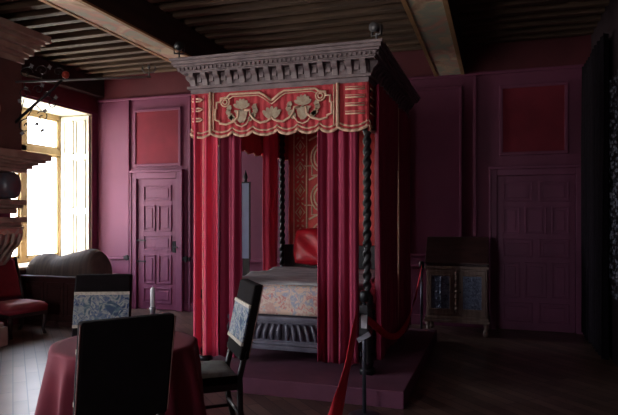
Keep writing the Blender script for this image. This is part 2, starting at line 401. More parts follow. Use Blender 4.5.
door(1, -5.60, -4.86, 2.12, [(0.16,0.86,0.83,0.95),(0.16,0.46,0.60,0.80),(0.54,0.86,0.60,0.80),(0.16,0.86,0.45,0.57),
     (0.16,0.46,0.20,0.42),(0.54,0.86,0.20,0.42),(0.16,0.86,0.05,0.17)], 0.10, -4.91)
door(2, 0.0, 0.965, 2.05, [(0.08,0.46,0.83,0.96),(0.54,0.92,0.83,0.96),(0.08,0.30,0.62,0.80),(0.36,0.64,0.62,0.80),(0.70,0.92,0.62,0.80),
     (0.08,0.46,0.47,0.59),(0.54,0.92,0.47,0.59),(0.08,0.30,0.21,0.44),(0.36,0.64,0.21,0.44),(0.70,0.92,0.21,0.44),
     (0.08,0.46,0.05,0.18),(0.54,0.92,0.05,0.18)], 0.085, 0.08, hardware=False)
# door bolt plate on the left door
ND = 10
def trim(bm, mat='wall', **k):
    global ND
    ND += 1
    return struct('trim_%d' % ND, bm, mat, **k)
def wall_panel(x0, x1, z0, z1, fill=None, w=0.035):
    bm = B(); frame_rect(bm, x0, x1, z0, z1, w, YB-0.035, YB); o = trim(bm, 'wall', bevel=0.006)
    if fill:
        bm = B(); box(bm, x0+w, x1-w, YB-0.018, YB-0.002, z0+w, z1-w); ob('panel_field', bm, fill, parent=o)
wall_panel(-5.68, -4.80, 2.32, 3.26, 'panel_red', 0.045)
wall_panel(0.03, 0.88, 2.32, 3.26, 'panel_red', 0.045)
wall_panel(-1.25, -0.45, 0.95, 3.3)
for x in (-6.2,): pass
bm = B(); box(bm, -5.80, -5.76, YB-0.04, YB, 0, 3.42); box(bm, -4.66, -4.62, YB-0.04, YB, 0, 3.42)
box(bm, -0.30, -0.26, YB-0.04, YB, 0, 3.42); trim(bm, 'wall', bevel=0.006)
bm = B()
for a, b_ in ((XL, -5.72), (-4.74, -0.1)):
    box(bm, a, b_, YB-0.05, YB, 0.80, 0.85)
trim(bm, 'wall', bevel=0.01)
bm = B()
for a, b_ in ((XL, -5.72), (-4.74, -0.1)): box(bm, a, b_, YB-0.03, YB, 0, 0.14)
box(bm, 1.07, XR, YB-0.03, YB, 0, 0.14)
struct('baseboard_back', bm, 'wall', bevel=0.006)
for (xa) in (-5.77, -4.68):
    bm = B(); box(bm, xa-0.07, xa+0.07, YB-0.075, YB-0.048, 0.81, 0.86); box(bm, xa-0.02, xa+0.02, YB-0.09, YB-0.07, 0.79, 0.88)
    t = 'small dark iron latch bracket on the dado rail %s the panelled left door' % ('left of' if xa < -5 else 'right of')
    tag(ob('latch_bracket', bm, 'iron'), t, 'bracket', 'latch brackets beside the left door')

# ------------------------------------------------------------------ fireplace (left foreground)
fp = thing('stone_fireplace', 'tall painted stone chimneypiece with stepped cornices and scrolled bracket at the left edge', 'fireplace', (0,0,0))
bm = B(); box(bm, XL+0.0, -5.32, 3.55, 5.45, 2.22, 3.34); ob('overmantel', bm, 'chimney', parent=fp)
bm = B()
for i, (dx, z0, z1) in enumerate(((0.03,3.30,3.36),(0.07,3.36,3.40),(0.12,3.40,3.46),(0.18,3.46,3.52),(0.22,3.52,3.56),(0.28,3.56,3.64))):
    box(bm, XL, -5.32+dx, 3.55-dx, 5.45+dx*0.6, z0, z1)
ob('upper_cornice', bm, 'stone', parent=fp, bevel=0.006)
bm = B(); box(bm, XL, -5.5, 3.6, 5.3, 3.62, 3.78); ob('chimney_breast', bm, 'chimney', parent=fp)
bm = B()
for (dx, z0, z1) in ((0.02,2.02,2.06),(0.07,2.06,2.10),(0.12,2.10,2.13),(0.19,2.13,2.16),(0.24,2.16,2.23),(0.21,2.23,2.245)):
    box(bm, XL, -5.27+dx, 3.55-dx, 5.45+dx*0.7, z0, z1)
ob('mantel_shelf', bm, 'stone', parent=fp, bevel=0.006)
bm = B(); box(bm, XL, -5.40, 3.56, 5.38, 1.68, 2.03); ob('frieze', bm, 'stone_red', parent=fp, bevel=0.01)
bm = B()
for yy in (4.0, 4.95):
    bm = B(); box(bm, -5.41, -5.33, yy, yy+0.12, 1.70, 2.02)
    ob('frieze_block', bm, 'stone', parent=fp, bevel=0.01)
bm = B()
lathe(bm, [(0.07,0),(0.115,0.03),(0.135,0.10),(0.14,0.15),(0.135,0.2),(0.115,0.27),(0.07,0.30)], (-5.34,5.27,1.71), 20)
ob('frieze_drum', bm, 'blackstone', parent=fp, smooth=True)
bm = B()
for (dx, z0, z1) in ((0.16,1.64,1.70),(0.12,1.60,1.64),(0.05,1.54,1.60)):
    box(bm, XL, -5.40+dx, 3.56, 5.40+dx*0.3, z0, z1)
ob('frieze_moulding', bm, 'stone', parent=fp, bevel=0.008)
for ya in (3.6, 4.95):
    bm = B()
    for (dx, z0, z1) in ((0.13,1.385,1.445),(0.22,1.44,1.50),(0.17,1.36,1.39)): box(bm, XL, -5.40+dx, ya, ya+0.45, z0, z1)
    ob('bracket_cap', bm, 'stone', parent=fp, bevel=0.008)
# scrolled consoles
for ya in (3.64, 4.99):
    prof = [(-6.3,1.37),(-5.22,1.37),(-5.21,1.30),(-5.24,1.22),(-5.29,1.17),(-5.34,1.12),(-5.39,1.02),(-5.45,0.96),(-5.50,0.93),(-5.56,0.96),(-5.62,0.93),(-5.66,0.86),(-6.3,0.80)]
    bm = B(); prism(bm, prof, lambda u,v,w, ya=ya: Vector((u, ya+w, v)), 0.38)
    c = ob('console_bracket', bm, 'stone_red', parent=fp, bevel=0.015)
    bm = B()
    for s in range(4):
        pts = [(-5.205,ya+0.05+s*0.09,1.31),(-5.235,ya+0.05+s*0.09,1.20),(-5.33,ya+0.05+s*0.09,1.11),(-5.385,ya+0.05+s*0.09,1.02),(-5.44,ya+0.05+s*0.09,0.955)]
        tube(bm, pts, [0.022,0.024,0.022,0.02,0.016], 8)
    ob('scroll_reeding', bm, 'stone', parent=c, smooth=True)
for ya in (3.66, 5.0):
    bm = B(); box(bm, XL, -5.72, ya, ya+0.34, 0.0, 0.9)
    ob('jamb', bm, 'stone', parent=fp, bevel=0.01)
    bm = B(); box(bm, XL, -5.44, ya-0.04, ya+0.37, 0.0, 0.22); box(bm, XL, -5.48, ya-0.02, ya+0.35, 0.22, 0.27)
    ob('jamb_base', bm, 'stone', parent=fp, bevel=0.01)
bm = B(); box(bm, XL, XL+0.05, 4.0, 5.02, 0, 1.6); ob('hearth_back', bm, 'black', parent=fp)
bm = B()
lathe(bm, [(0.02,0),(0.07,0.01),(0.085,0.02),(0.06,0.035),(0.02,0.045)], (0,0,0), 16)
bmesh.ops.rotate(bm, verts=bm.verts, cent=(0,0,0), matrix=Matrix.Rotation(pi/2,3,'Y'))
bmesh.ops.translate(bm, verts=bm.verts, vec=(-5.325,5.05,2.72))
ob('rosette', bm, 'stone', parent=fp, smooth=True)

# wrought iron bracket with scrolls, fixed to the overmantel
def spiral(c, r, turns, a0, plane_u, plane_v, n=22, sgn=1):
    out = []
    for i in range(n+1):
        t = i/n; a = a0+sgn*turns*2*pi*t; rr = r*(1-0.82*t)
        out.append(Vector(c)+plane_u*(rr*cos(a))+plane_v*(rr*sin(a)))
    return out
P0 = Vector((-5.33,5.36,3.07)); P1 = Vector((-3.97,6.06,3.19))
du = (P1-P0); L = du.length; du.normalize(); dv = Vector((0,0,1))
ib = thing('iron_bracket', 'long wrought-iron bracket with curled leaves projecting from the chimneypiece', 'bracket', (0,0,0))
def IP(u, v): return P0+du*u+dv*v
bm = B(); tube(bm, [IP(-0.03,0), IP(0.5,0.0), IP(1.0,0.0), IP(L,0)], 0.014, 8); ob('top_rod', bm, 'greyiron', parent=ib, smooth=True)
bm = B(); tube(bm, [IP(-0.03,-0.50), IP(0.22,-0.27), IP(0.42,-0.10), IP(0.52,0)], 0.017, 8); ob('brace', bm, 'iron', parent=ib, smooth=True)
bm = B()
for (u,v,r,tn,a0,sg) in ((0.10,-0.14,0.07,1.2,0,1),(0.26,-0.10,0.06,1.2,pi,-1),(0.12,-0.52,0.09,1.3,1.2,1),(0.30,-0.42,0.07,1.2,2.5,-1),(0.42,-0.28,0.06,1.1,1,1),
                          (0.12,0.10,0.08,1.2,0,1),(0.30,0.12,0.07,1.2,pi,-1),(0.48,0.10,0.06,1.2,0,1),(0.22,-0.62,0.06,1.2,2.0,1),(0.36,-0.16,0.05,1.2,4,-1)):
    tube(bm, spiral(IP(u,v), r, tn, a0, du, dv, sgn=sg), 0.006, 6)
for (a, b_) in (((0.10,-0.20),(0.05,-0.42)),((0.12,-0.44),(0.22,-0.27)),((0.30,-0.36),(0.22,-0.27)),((0.42,-0.22),(0.36,-0.16)),((0.12,0.02),(0.12,0)),((0.22,-0.56),(0.12,-0.5)),((0.30,0.06),(0.30,0)),((0.48,0.05),(0.48,0)),((0.1,-0.07),(0.1,0.0))):
    tube(bm, [IP(*a), IP(*b_)], 0.006, 6)
ob('scrollwork', bm, 'iron', parent=ib, smooth=True)
for (u,v) in ((0.05,-0.22),(0.16,-0.33),(0.33,-0.35),(0.24,-0.5),(0.45,-0.2),(0.08,-0.6),(0.3,-0.05),(0.18,0.18),(0.38,0.16),(0.3,-0.58),(0.12,-0.08)):
    bm = B(); c = IP(u,v); a = random.uniform(0,pi)
    poly = [(0.0,-0.035),(0.014,-0.01),(0.03,0.0),(0.014,0.01),(0,0.035),(-0.014,0.01),(-0.03,0),(-0.014,-0.01)]
    prism(bm, poly, lambda p,q,w, c=c, a=a: c+du*(p*cos(a)-q*sin(a))+dv*(p*sin(a)+q*cos(a))+Vector((0,w,0)), 0.006)
    ob('iron_leaf', bm, 'greyiron', parent=ib)
bm = B(); lathe(bm, [(0.01,-0.045),(0.035,-0.03),(0.045,0),(0.035,0.03),(0.01,0.045)], IP(0.56,0.06), 12); ob('red_knob', bm, 'redglass', parent=ib, smooth=True)
# candle-cup finial at the rod end
ff = B(); c = IP(L-0.02,0.0)
tube(ff, [c, c+Vector((0,0,0.10))], 0.009, 6)
for s in (-1,1):
    tube(ff, [c+Vector((0,0,0.05)), c+du*s*0.05+Vector((0,0,0.05)), c+du*s*0.08+Vector((0,0,0.09)), c+du*s*0.07+Vector((0,0,0.13))], 0.009, 6)
tube(ff, [c+Vector((0,0,0.10)), c+Vector((0,0,0.15))], 0.016, 8)
ob('end_finial', ff, 'greyiron', parent=ib, smooth=True)

# ------------------------------------------------------------------ bed platform
bm = B(); box(bm, -3.05, -0.69, 4.52, 7.15, 0, 0.138)
plat = tag(ob('bed_platform', bm, 'platform', bevel=0.008), 'low plum-carpeted step platform under the canopy bed', 'platform')

# ------------------------------------------------------------------ four poster bed
bed = thing('canopy_bed', 'large four-poster bed with carved grey cornice and red embroidered valances on a low platform', 'bed', (0,0,0.0))
FX0, FX1, FY0, FY1 = -2.74, -1.05, 4.87, 7.05     # valance rectangle
ZP = 0.138
# cornice
bm = B()
def slab(bm, d, z0, z1): box(bm, FX0-d, FX1+d, FY0-d, FY1+d, z0, z1)
for d, z0, z1 in ((0.01,2.655,2.70),(0.035,2.70,2.725),(0.01,2.725,2.84),(0.075,2.84,2.855),(0.085,2.855,2.89),(0.125,2.895,2.915),(0.14,2.915,2.945),(0.155,2.945,2.97)):
    slab(bm, d, z0, z1)
slab(bm, 0.10, 2.885, 2.90)
cor = ob('cornice', bm, 'bedwood', parent=bed, bevel=0.004)
def bracket_mesh():
    bm = B()
    prof = [(0,0),(0.0,0.115),(0.075,0.115),(0.075,0.095),(0.06,0.075),(0.035,0.055),(0.028,0.03),(0.018,0.0)]
    prism(bm, prof, lambda u,v,w: Vector((w-0.026,-u,v)), 0.052)
    return bm
br0 = ob('cornice_bracket', bracket_mesh(), 'bedwood', parent=cor, bevel=0.004)
nb = 14; place = []
for i in range(nb): place.append(((FX0+0.03)+(FX1-FX0-0.06)*i/(nb-1), FY0-0.008, 0))
ns = 17
for i in range(ns): place.append((FX1+0.008, FY0+0.05+(FY1-FY0-0.1)*i/(ns-1), pi/2))
for i in range(ns): place.append((FX0-0.008, FY0+0.05+(FY1-FY0-0.1)*i/(ns-1), -pi/2))
for i, (x, y, rz) in enumerate(place):
    o = br0 if i == 0 else br0.copy()
    if i: COL.objects.link(o); o.parent = cor
    o.location = (x, y, 2.725); o.rotation_euler = (0,0,rz)
bm = B()
x = FX0-0.09
while x < FX1+0.09:
    box(bm, x, x+0.022, FY0-0.108, FY0-0.08, 2.862, 2.89); x += 0.042
y = FY0-0.08
while y < FY1:
    box(bm, FX1+0.08, FX1+0.108, y, y+0.022, 2.862, 2.89); box(bm, FX0-0.108, FX0-0.08, y, y+0.022, 2.862, 2.89); y += 0.042
box(bm, FX0-0.09, FX1+0.09, FY0-0.09, FY0-0.08, 2.86, 2.89); box(bm, FX1+0.08, FX1+0.09, FY0-0.09, FY1, 2.86, 2.89); box(bm, FX0-0.09, FX0-0.08, FY0-0.09, FY1, 2.86, 2.89)
ob('dentil_row', bm, 'bedwood', parent=cor)
for i in range(nb-1):      # carved bosses between the brackets
    bm = B(); cx = (FX0+0.03)+(FX1-FX0-0.06)*(i+0.5)/(nb-1)
    prism(bm, [(0.03*cos(a*pi/4)*(1 if a%2 else 0.7), 0.035*sin(a*pi/4)*(1 if a%2 else 0.7)) for a in range(8)], lambda u,v,w, cx=cx: Vector((cx+u, FY0-0.012-w, 2.785+v)), 0.02)
    ob('frieze_boss', bm, 'bedwood', parent=cor)

# valances
def scallop(u, bounds, depth):
    for a, b_ in zip(bounds, bounds[1:]):
        if u <= b_+1e-9:
            t = (u-a)/(b_-a); return depth*sin(pi*max(0,min(1,t)))**0.6
    return 0
def valance(O, U, N, Ln, bounds, baseline, parent, depth=0.045, nfold=26, pleat=0.006):
    """O corner, U unit along, N outward unit; v measured down from top z 2.68"""
    n = 150
    top = 2.68
    def zb(u): return baseline(u)-scallop(u, bounds, depth)
    def wav(u): return pleat*sin(u*nfold*2*pi)
    def P(i, j):
        z = top+(zb(i)-top)*j
        return O+U*(i*Ln)+N*(wav(i)*(0.4+0.6*j))+Vector((0,0,z))
    bm = B(); grid(bm, n, 12, P)
    v = ob('valance', bm, 'velvet', parent=parent, smooth=True, solid=0.012)
    bm = B()
    def edge(off, r):
        tube(bm, [O+U*(i/n*Ln)+N*(0.012+wav(i/n))+Vector((0,0,zb(i/n)+off)) for i in range(n+1)], r, 6, flat=(N,0.5))
    edge(0.004, 0.014); edge(0.045, 0.008)
    return v, bm, zb
Zv = Vector((0,0,1))
# front valance; u fractions measured along its width
O = Vector((FX0, FY0, 0)); U = Vector((1,0,0)); N = Vector((0,-1,0)); Ln = FX1-FX0
def S(px): return (px-193)/(368-193)
bounds = [0, S(214), S(237), S(258), S(283), S(303), S(324), S(341), 1.0]
val, bm, zb = valance(O, U, N, Ln, bounds, lambda u: 2.285+0.0*u, bed)
def L2(pts, r, fl=0.5, closed=False):
    tube(bm, [O+U*(S(p)*Ln)+N*0.024+Vector((0,0,z)) for p, z in pts], r*1.35, 6, flat=(N,fl), closed=closed)
z0, z1 = 2.30, 2.66
L2([(214,z1),(214,z0-0.02)], 0.012); L2([(341,z1),(341,z0-0.02)], 0.012)
L2([(217.5,z1-0.01),(217.5,z0)], 0.005); L2([(337.5,z1-0.01),(337.5,z0)], 0.005)
# stepped inner frame with a dip in the centre, mirrored
def mir(pts): return [(555-p, z) for p, z in pts]
half = [(277.5,2.545),(270,2.60),(265,2.625),(235,2.628),(231,2.595),(225,2.595),(225,2.56),(221,2.56),(221,2.50),(219.5,2.50),(219.5,2.40),(224,2.385),(224,2.365),(231,2.352),(238,2.372),(243,2.41),(243.5,2.45),(244,2.475)]
for h in (half, mir(half)): L2(h, 0.0085)
half2 = [(277.5,2.515),(269,2.575),(264,2.602),(238,2.605),(234,2.585)]
for h in (half2, mir(half2)): L2(h, 0.0045)
# lower garland loops
g = [(250,2.475),(255.5,2.475),(256,2.43),(260,2.385),(266,2.352),(272,2.36),(276,2.38),(277.5,2.40)]
for h in (g, mir(g)): L2(h, 0.0085)
for cpx in (230, 325):   # corner curls
    for r in (4.5, 2.2):
        L2([(cpx+r*cos(a*pi/6), 2.56+r*0.0095*sin(a*pi/6)) for a in range(12)], 0.006, closed=True)
half3 = [(262,2.352),(268,2.335),(273,2.345)]
for cpx in (247, 308):
    L2([(cpx-9,2.40),(cpx-5,2.345),(cpx,2.325),(cpx+5,2.345),(cpx+9,2.40)], 0.006)
# bars in the two end panels
for zz in (2.595, 2.505, 2.41):
    L2([(195,zz+0.012),(203,zz+0.012),(206,zz),(203,zz-0.014),(195,zz-0.014)], 0.007)
for zz in (2.60, 2.53, 2.46, 2.39):
    L2([(348,zz),(366,zz-0.004)], 0.006)
    L2([(348,zz+0.02),(366,zz+0.016)], 0.003)
ob('gold_braid', bm, 'braid', parent=val, smooth=True)
def AP(poly, cpx, cz, s=1.0, th=0.008):
    prism(bm, poly, lambda u,v,w: O+U*((S(cpx)+u*s/175)*Ln)+N*(0.015+w)+Vector((0,0,cz+v*s*0.0097)), th)
for cpx in (247, 308):
    bm = B()
    AP([(-7.5,4.5),(-7.5,3),(-6,2),(-5.5,-1),(-4.5,-4.5),(-2,-7.5),(2,-7.5),(4.5,-4.5),(5.5,-1),(6,2),(7.5,3),(7.5,4.5)], cpx, 2.435)      # urn
    AP([(-1,0),(-1.4,3),(1.4,3),(1,0)], cpx, 2.47)
    for a in (-1.15,-0.65,-0.2,0.25,0.7,1.15):                                           # plume of leaves
        pts = []
        for q in range(12):
            t = q/12*2*pi; px_, py_ = 1.8*cos(t), 4.2+4.0*sin(t)
            pts.append((px_*cos(a)+py_*sin(a), -px_*sin(a)+py_*cos(a)))
        AP(pts, cpx, 2.495, 1.12, 0.006+0.002*abs(a))
    for sx in (-1, 1):
        for q, (ox, oz) in enumerate(((9,2.395),(12,2.425),(14,2.465),(13,2.50),(10.5,2.41))):
            AP([(-2.4,0),(-1,2.2),(1.6,2.6),(2.4,0),(1,-2),(-1.2,-2.2)], cpx+sx*ox, oz, 1.15)
    ob('urn_applique', bm, 'applique', parent=val)
bm = B()
for a in (-0.8,-0.4,0,0.4,0.8):
    pts = []
    for q in range(12):
        t = q/12*2*pi; px_, py_ = 1.7*cos(t), 5+4.4*sin(t)
        pts.append((px_*cos(a)+py_*sin(a), -px_*sin(a)+py_*cos(a)))
    AP(pts, 277.5, 2.375, 1.35, 0.006+0.002*abs(a))
ob('leaf_applique', bm, 'applique', parent=val)
# side and rear valances
for (O_, U_, N_, Ln_) in ((Vector((FX1,FY0,0)), Vector((0,1,0)), Vector((1,0,0)), FY1-FY0),
                         (Vector((FX0,FY0,0)), Vector((0,1,0)), Vector((-1,0,0)), FY1-FY0)):
    sb = [0, .11, .22, .33, .44, .56, .67, .78, .89, 1.0]
    v_, bm, zb_ = valance(O_, U_, N_, Ln_, sb, lambda u: 2.285, bed, nfold=30)
    for uu in (0.11, 0.89): tube(bm, [O_+U_*(uu*Ln_)+N_*0.022+Zv*2.66, O_+U_*(uu*Ln_)+N_*0.022+Zv*2.29], 0.012, 6, flat=(N_,0.5))
    for zz in (2.60, 2.53, 2.46, 2.39):
        for ua, ub in ((0.01,0.09),(0.91,0.99)):
            tube(bm, [O_+U_*(ua*Ln_)+N_*0.02+Zv*zz, O_+U_*(ub*Ln_)+N_*0.02+Zv*zz], 0.006, 6, flat=(N_,0.5))
    pts = []
    for i in range(61):
        t = i/60; pts.append(O_+U_*((0.15+0.7*t)*Ln_)+N_*0.022+Zv*(2.56+0.05*abs(sin(t*3*pi))))
    tube(bm, pts, 0.009, 6, flat=(N_,0.5))
    for i in range(5):
        uc = 0.2+0.15*i
        tube(bm, [O_+U_*((uc+0.04*cos(a*pi/7))*Ln_)+N_*0.022+Zv*(2.42+0.06*sin(a*pi/7)) for a in range(14)], 0.008, 6, flat=(N_,0.5), closed=True)
    ob('gold_braid', bm, 'braid', parent=v_, smooth=True)
v_, bm, _ = valance(Vector((FX0,FY1,0)), Vector((1,0,0)), Vector((0,1,0)), Ln, [0,.2,.4,.6,.8,1], lambda u: 2.285, bed)
ob('gold_braid', bm, 'braid', parent=v_, smooth=True)

# spiral turned posts
def post(x, y):
    bm = B(); prof = []; zt = 2.66
    n = 190
    box(bm, x-0.055, x+0.055, y-0.055, y+0.055, ZP, ZP+0.05)
    for i in range(n+1):
        z = ZP+0.05+(zt-ZP-0.05)*i/n
        if z < 0.75: r = 0.045 if (z > 0.3 and z < 0.7) else 0.05+0.008*sin(z*60)
        elif z < 0.82: r = 0.052
        else: r = 0.032
        prof.append((r, z))
    def fn(t, z, r):
        return r*(1+0.24*cos(2*t-z*70)) if z > 0.82 else r
    lathe(bm, prof, (x,y,0), 16, fn)
    return ob('bed_post', bm, 'blackwood', parent=bed, smooth=True)
PX0, PX1, PY0, PY1 = FX0+0.09, FX1+0.035, FY0+0.09, FY1-0.08
PX1 = -1.075
for x, y in ((PX0,PY0),(PX1-0.0,PY0),(PX0+0.03,PY1),(PX1,PY1)): post(x, y)
# foot rail with gadrooned front
bm = B()
rx0, rx1 = PX0+0.05, PX1-0.05; fy = 4.99
box(bm, rx0, rx1, fy, fy+0.07, 0.30, 0.575)
box(bm, rx0, rx1, fy-0.03, fy+0.08, 0.545, 0.585); box(bm, rx0, rx1, fy-0.02, fy+0.01, 0.525, 0.545)
box(bm, rx0, rx1, fy-0.035, fy+0.08, 0.28, 0.325); box(bm, rx0, rx1, fy-0.02, fy+0.01, 0.325, 0.355)
fr = ob('foot_rail', bm, 'railwood', parent=bed, bevel=0.008)
bm = B(); n = 22; cxm = (rx0+rx1)/2-0.0
for i in range(n):
    cx = rx0+0.05+(rx1-rx0-0.1)*i/(n-1); tl = max(-1, min(1, (cx-cxm)/0.2))*0.022
    k_ = 8
    pts = [Vector((cx-tl*(t-0.5)*2+0.010*sin(pi*t)*(1 if cx>cxm else -1), fy-0.006-0.012*sin(pi*t), 0.375+0.14*t)) for t in [q/k_ for q in range(k_+1)]]
    tube(bm, pts, [0.010+0.013*sin(pi*(0.15+0.8*q/k_)) for q in range(k_+1)], 8)
ob('gadroon_carving', bm, 'railwood', parent=fr, smooth=True)
for s, x in ((-1, PX0-0.03), (1, PX1-0.03)):
    bm = B(); box(bm, x, x+0.06, PY0+0.05, PY1-0.05, 0.30, 0.575); box(bm, x-0.01, x+0.07, PY0+0.05, PY1-0.05, 0.545, 0.585)
    ob('side_rail', bm, 'railwood', parent=bed, bevel=0.008)
bm = B(); box(bm, rx0, rx1, PY0+0.05, PY1-0.05, 0.50, 0.55); ob('bed_base', bm, 'chestwood', parent=bed)
for x in (PX0-0.01, PX1+0.01):
    for y in (PY0, PY1):
        pass
# headboard & back cloth
bm = B(); box(bm, PX0+0.06, PX1-0.04, PY1-0.03, PY1+0.03, 0.4, 1.15); ob('headboard', bm, 'blackwood', parent=bed, bevel=0.01)
bm = B()
by = PY1+0.045
grid(bm, 60, 4, lambda i,j: Vector((PX0+0.10+(PX1-PX0-0.14)*i, by+0.006*sin(i*40), 0.6+2.05*j)))
bc = ob('backcloth', bm, 'backred', parent=bed, solid=0.01, smooth=True)
bm = B()
Yb = by-0.016
def BL(pts, r, closed=False): tube(bm, [Vector((x, Yb, z)) for x, z in pts], r, 6, flat=(Vector((0,1,0)),0.4), closed=closed)
def BA(poly, cx, cz, s): prism(bm, poly, lambda u,v,w: Vector((cx+u*s, Yb+0.008-w, cz+v*s)), 0.010)
bx0 = -2.47
for xx in (bx0, bx0+0.17):
    BL([(xx, 0.9),(xx, 2.6)], 0.010)
zc = 1.0
while zc < 2.6:    # running border of lozenges and leaves between two braids
    cx = bx0+0.085
    BL([(cx,zc-0.08),(cx+0.06,zc),(cx,zc+0.08),(cx-0.06,zc)], 0.010, True)
    BA([(0,-1),(0.5,0),(0,1),(-0.5,0)], cx, zc, 0.05)
    for a in range(4):
        aa = pi/4+a*pi/2
        BA([(0,0),(1.1*cos(aa-0.5),1.1*sin(aa-0.5)),(2*cos(aa),2*sin(aa)),(1.1*cos(aa+0.5),1.1*sin(aa+0.5))], cx+0.02*cos(aa), zc+0.14+0.02*sin(aa), 0.026)
    zc += 0.28
for cz in (1.25, 1.75, 2.25):     # large interlaced straps in the field
    cx = bx0+0.40
    for r in (0.17, 0.13):
        BL([(cx+r*cos(a*pi/12), cz+r*1.1*sin(a*pi/12)) for a in range(24)], 0.012, True)
    BA([(-1,-0.3),(-0.3,-1),(0.3,-1),(1,-0.3),(0.5,0.4),(0,1.2),(-0.5,0.4)], cx, cz, 0.08)
    BL([(cx-0.2,cz+0.22),(cx-0.08,cz+0.28),(cx+0.08,cz+0.28),(cx+0.2,cz+0.22)], 0.014)
    BL([(cx-0.26,cz-0.1),(cx-0.16,cz-0.1),(cx-0.16,cz-0.22),(cx-0.06,cz-0.22)], 0.012)
ob('gold_embroidery', bm, 'backgold', parent=bc)

# mattress + quilt + linen sheet + cushion (each lies on the bed)
bm = B(); box(bm, -2.44, -1.20, 5.08, 6.84, 0.552, 0.80)
tag(ob('mattress', bm, 'sheet', bevel=0.04), 'thick mattress under the flowered quilt of the canopy bed', 'mattress')
bm = B()
qx0, qx1, qy0, qy1 = -2.475, -1.165, 4.985, 6.5
# quilt: top and the three hanging sides with rounded corners
def qprof(t):   # along a cross section going over the bed, returns offset from centre and z
    return t
nx, ny = 40, 40
def Q(i, j):
    # i across, j along; fold over at edges
    x = -2.475-0.02 + (1.31+0.04)*i
    y = 5.02 + 1.53*j
    z = 0.868
    ex = min(i, 1-i)*1.35; ey = j*1.6
    drop = 0
    z -= 0.05*max(0, 1-ex/0.09)**2
    z -= 0.05*max(0, 1-ey/0.10)**2
    z += 0.006*sin(i*17)*cos(j*13)
    return Vector((x, y, z))
grid(bm, nx, ny, Q)
def hang(p0, p1, out):
    p0 = Vector(p0); p1 = Vector(p1); out = Vector(out)
    def F(i, j):
        p = p0.lerp(p1, i); return p+out*(0.008+0.006*sin(i*22)*j)+Vector((0,0,0.825-0.225*j))
    grid(bm, 40, 6, F)
hang((-2.497,5.02,0),(-1.143,5.02,0),(0,-1,0)); hang((-2.497,5.02,0),(-2.497,6.55,0),(-1,0,0)); hang((-1.143,5.02,0),(-1.143,6.55,0),(1,0,0))
bmesh.ops.remove_doubles(bm, verts=bm.verts, dist=0.012)
tag(ob('quilt', bm, 'quilt', smooth=True, solid=0.012), 'pale quilt patterned with small red and blue flowers hanging over the foot of the bed', 'quilt')
bm = B()
def SH(i, j):
    x = -2.51+1.38*i; y = 5.03+1.56*j
    z = 0.895+0.010*sin(j*16+i*3)+0.006*sin(j*31-i*7)
    z -= 0.035*max(0, 1-j*1.62/0.08)**2
    return Vector((x+0.012*sin(j*9), y+0.05*sin(i*5)*(1-j), z))
grid(bm, 40, 60, SH)
tag(ob('linen_cover', bm, 'sheet', smooth=True, solid=0.008), 'rumpled grey linen cover spread over the top of the flowered quilt', 'bedcover')
bm = B()
def pil(s):
    def F(i, j):
        u, v = i*2-1, j*2-1
        sx = 0.34*(1-0.10*v*v)*u; sz = 0.235*(1-0.10*u*u)*v
        th = 0.095*((1-u**4)*(1-v**4))**0.5*(1+0.12*sin(u*7+v*5))
        return Vector((sx, s*th, sz))
    return F
grid(bm, 20, 20, pil(1)); grid(bm, 20, 20, pil(-1), True)
bmesh.ops.remove_doubles(bm, verts=bm.verts, dist=0.001)
cu = ob('cushion', bm, 'cushion', smooth=True, subsurf=1)
cu.location = (-2.02, 6.66, 1.145); cu.rotation_euler = (radians(-14),0,radians(3))
tag(cu, 'shiny scarlet satin cushion propped against the head of the bed', 'cushion')

# bed curtains
def curtain(name, p0, p1, zb, zt, folds, amp, mat, label, seed, gather=None, edge=None, w_bot=1.0):
    rnd = random.Random(seed)
    p0 = Vector((*p0,0)); p1 = Vector((*p1,0)); d = (p1-p0); Lg = d.length; d.normalize(); nn = Vector((d.y,-d.x,0))
    ph = [rnd.uniform(0,6.28) for _ in range(4)]
    def F(i, j):
        z = zb+(zt-zb)*j
        a = amp*(0.75+0.25*(1-j))
        w = a*sin(i*folds*2*pi+ph[0]+0.5*sin(i*5+ph[1]))+a*0.35*sin(i*folds*4.3*pi+ph[2]+j*0.6)+0.006*sin(j*5+i*9+ph[3])
        s = 0.5+(i-0.5)*(1+(w_bot-1)*(1-j))
        zz = z + (0.012*sin(i*folds*2*pi+1) if j == 0 else 0)
        return p0+d*(s*Lg)+nn*w+Vector((0,0,zz))
    bm = B(); grid(bm, max(60, int(folds*18)), 24, F)
    o = ob(name, bm, mat, smooth=True, solid=0.008)
    tag(o, label, 'curtain', 'curtains hung round the canopy bed' if name == 'bed_curtain' else None)
    if edge is not None:
        for e, em in edge:
            b2 = B(); pts = [F(e, q/24)+nn*0.012 for q in range(25)]
            tube(b2, pts, 0.012, 6); ob('gold_edging', b2, em, parent=o, smooth=True)
    return o
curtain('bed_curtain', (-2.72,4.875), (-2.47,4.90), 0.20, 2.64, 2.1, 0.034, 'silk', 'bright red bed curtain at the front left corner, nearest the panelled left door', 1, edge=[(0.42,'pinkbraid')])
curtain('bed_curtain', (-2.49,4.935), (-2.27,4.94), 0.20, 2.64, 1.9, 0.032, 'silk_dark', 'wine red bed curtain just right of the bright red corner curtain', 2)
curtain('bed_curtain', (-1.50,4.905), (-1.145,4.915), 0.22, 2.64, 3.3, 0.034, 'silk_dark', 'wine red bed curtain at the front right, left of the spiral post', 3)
curtain('bed_curtain', (-1.0,5.00), (-1.0,6.02), 0.24, 2.66, 6.5, 0.030, 'silk_dark', 'dark red curtain on the right flank of the bed, nearest the spiral post', 4, edge=[(0.99,'braid')])
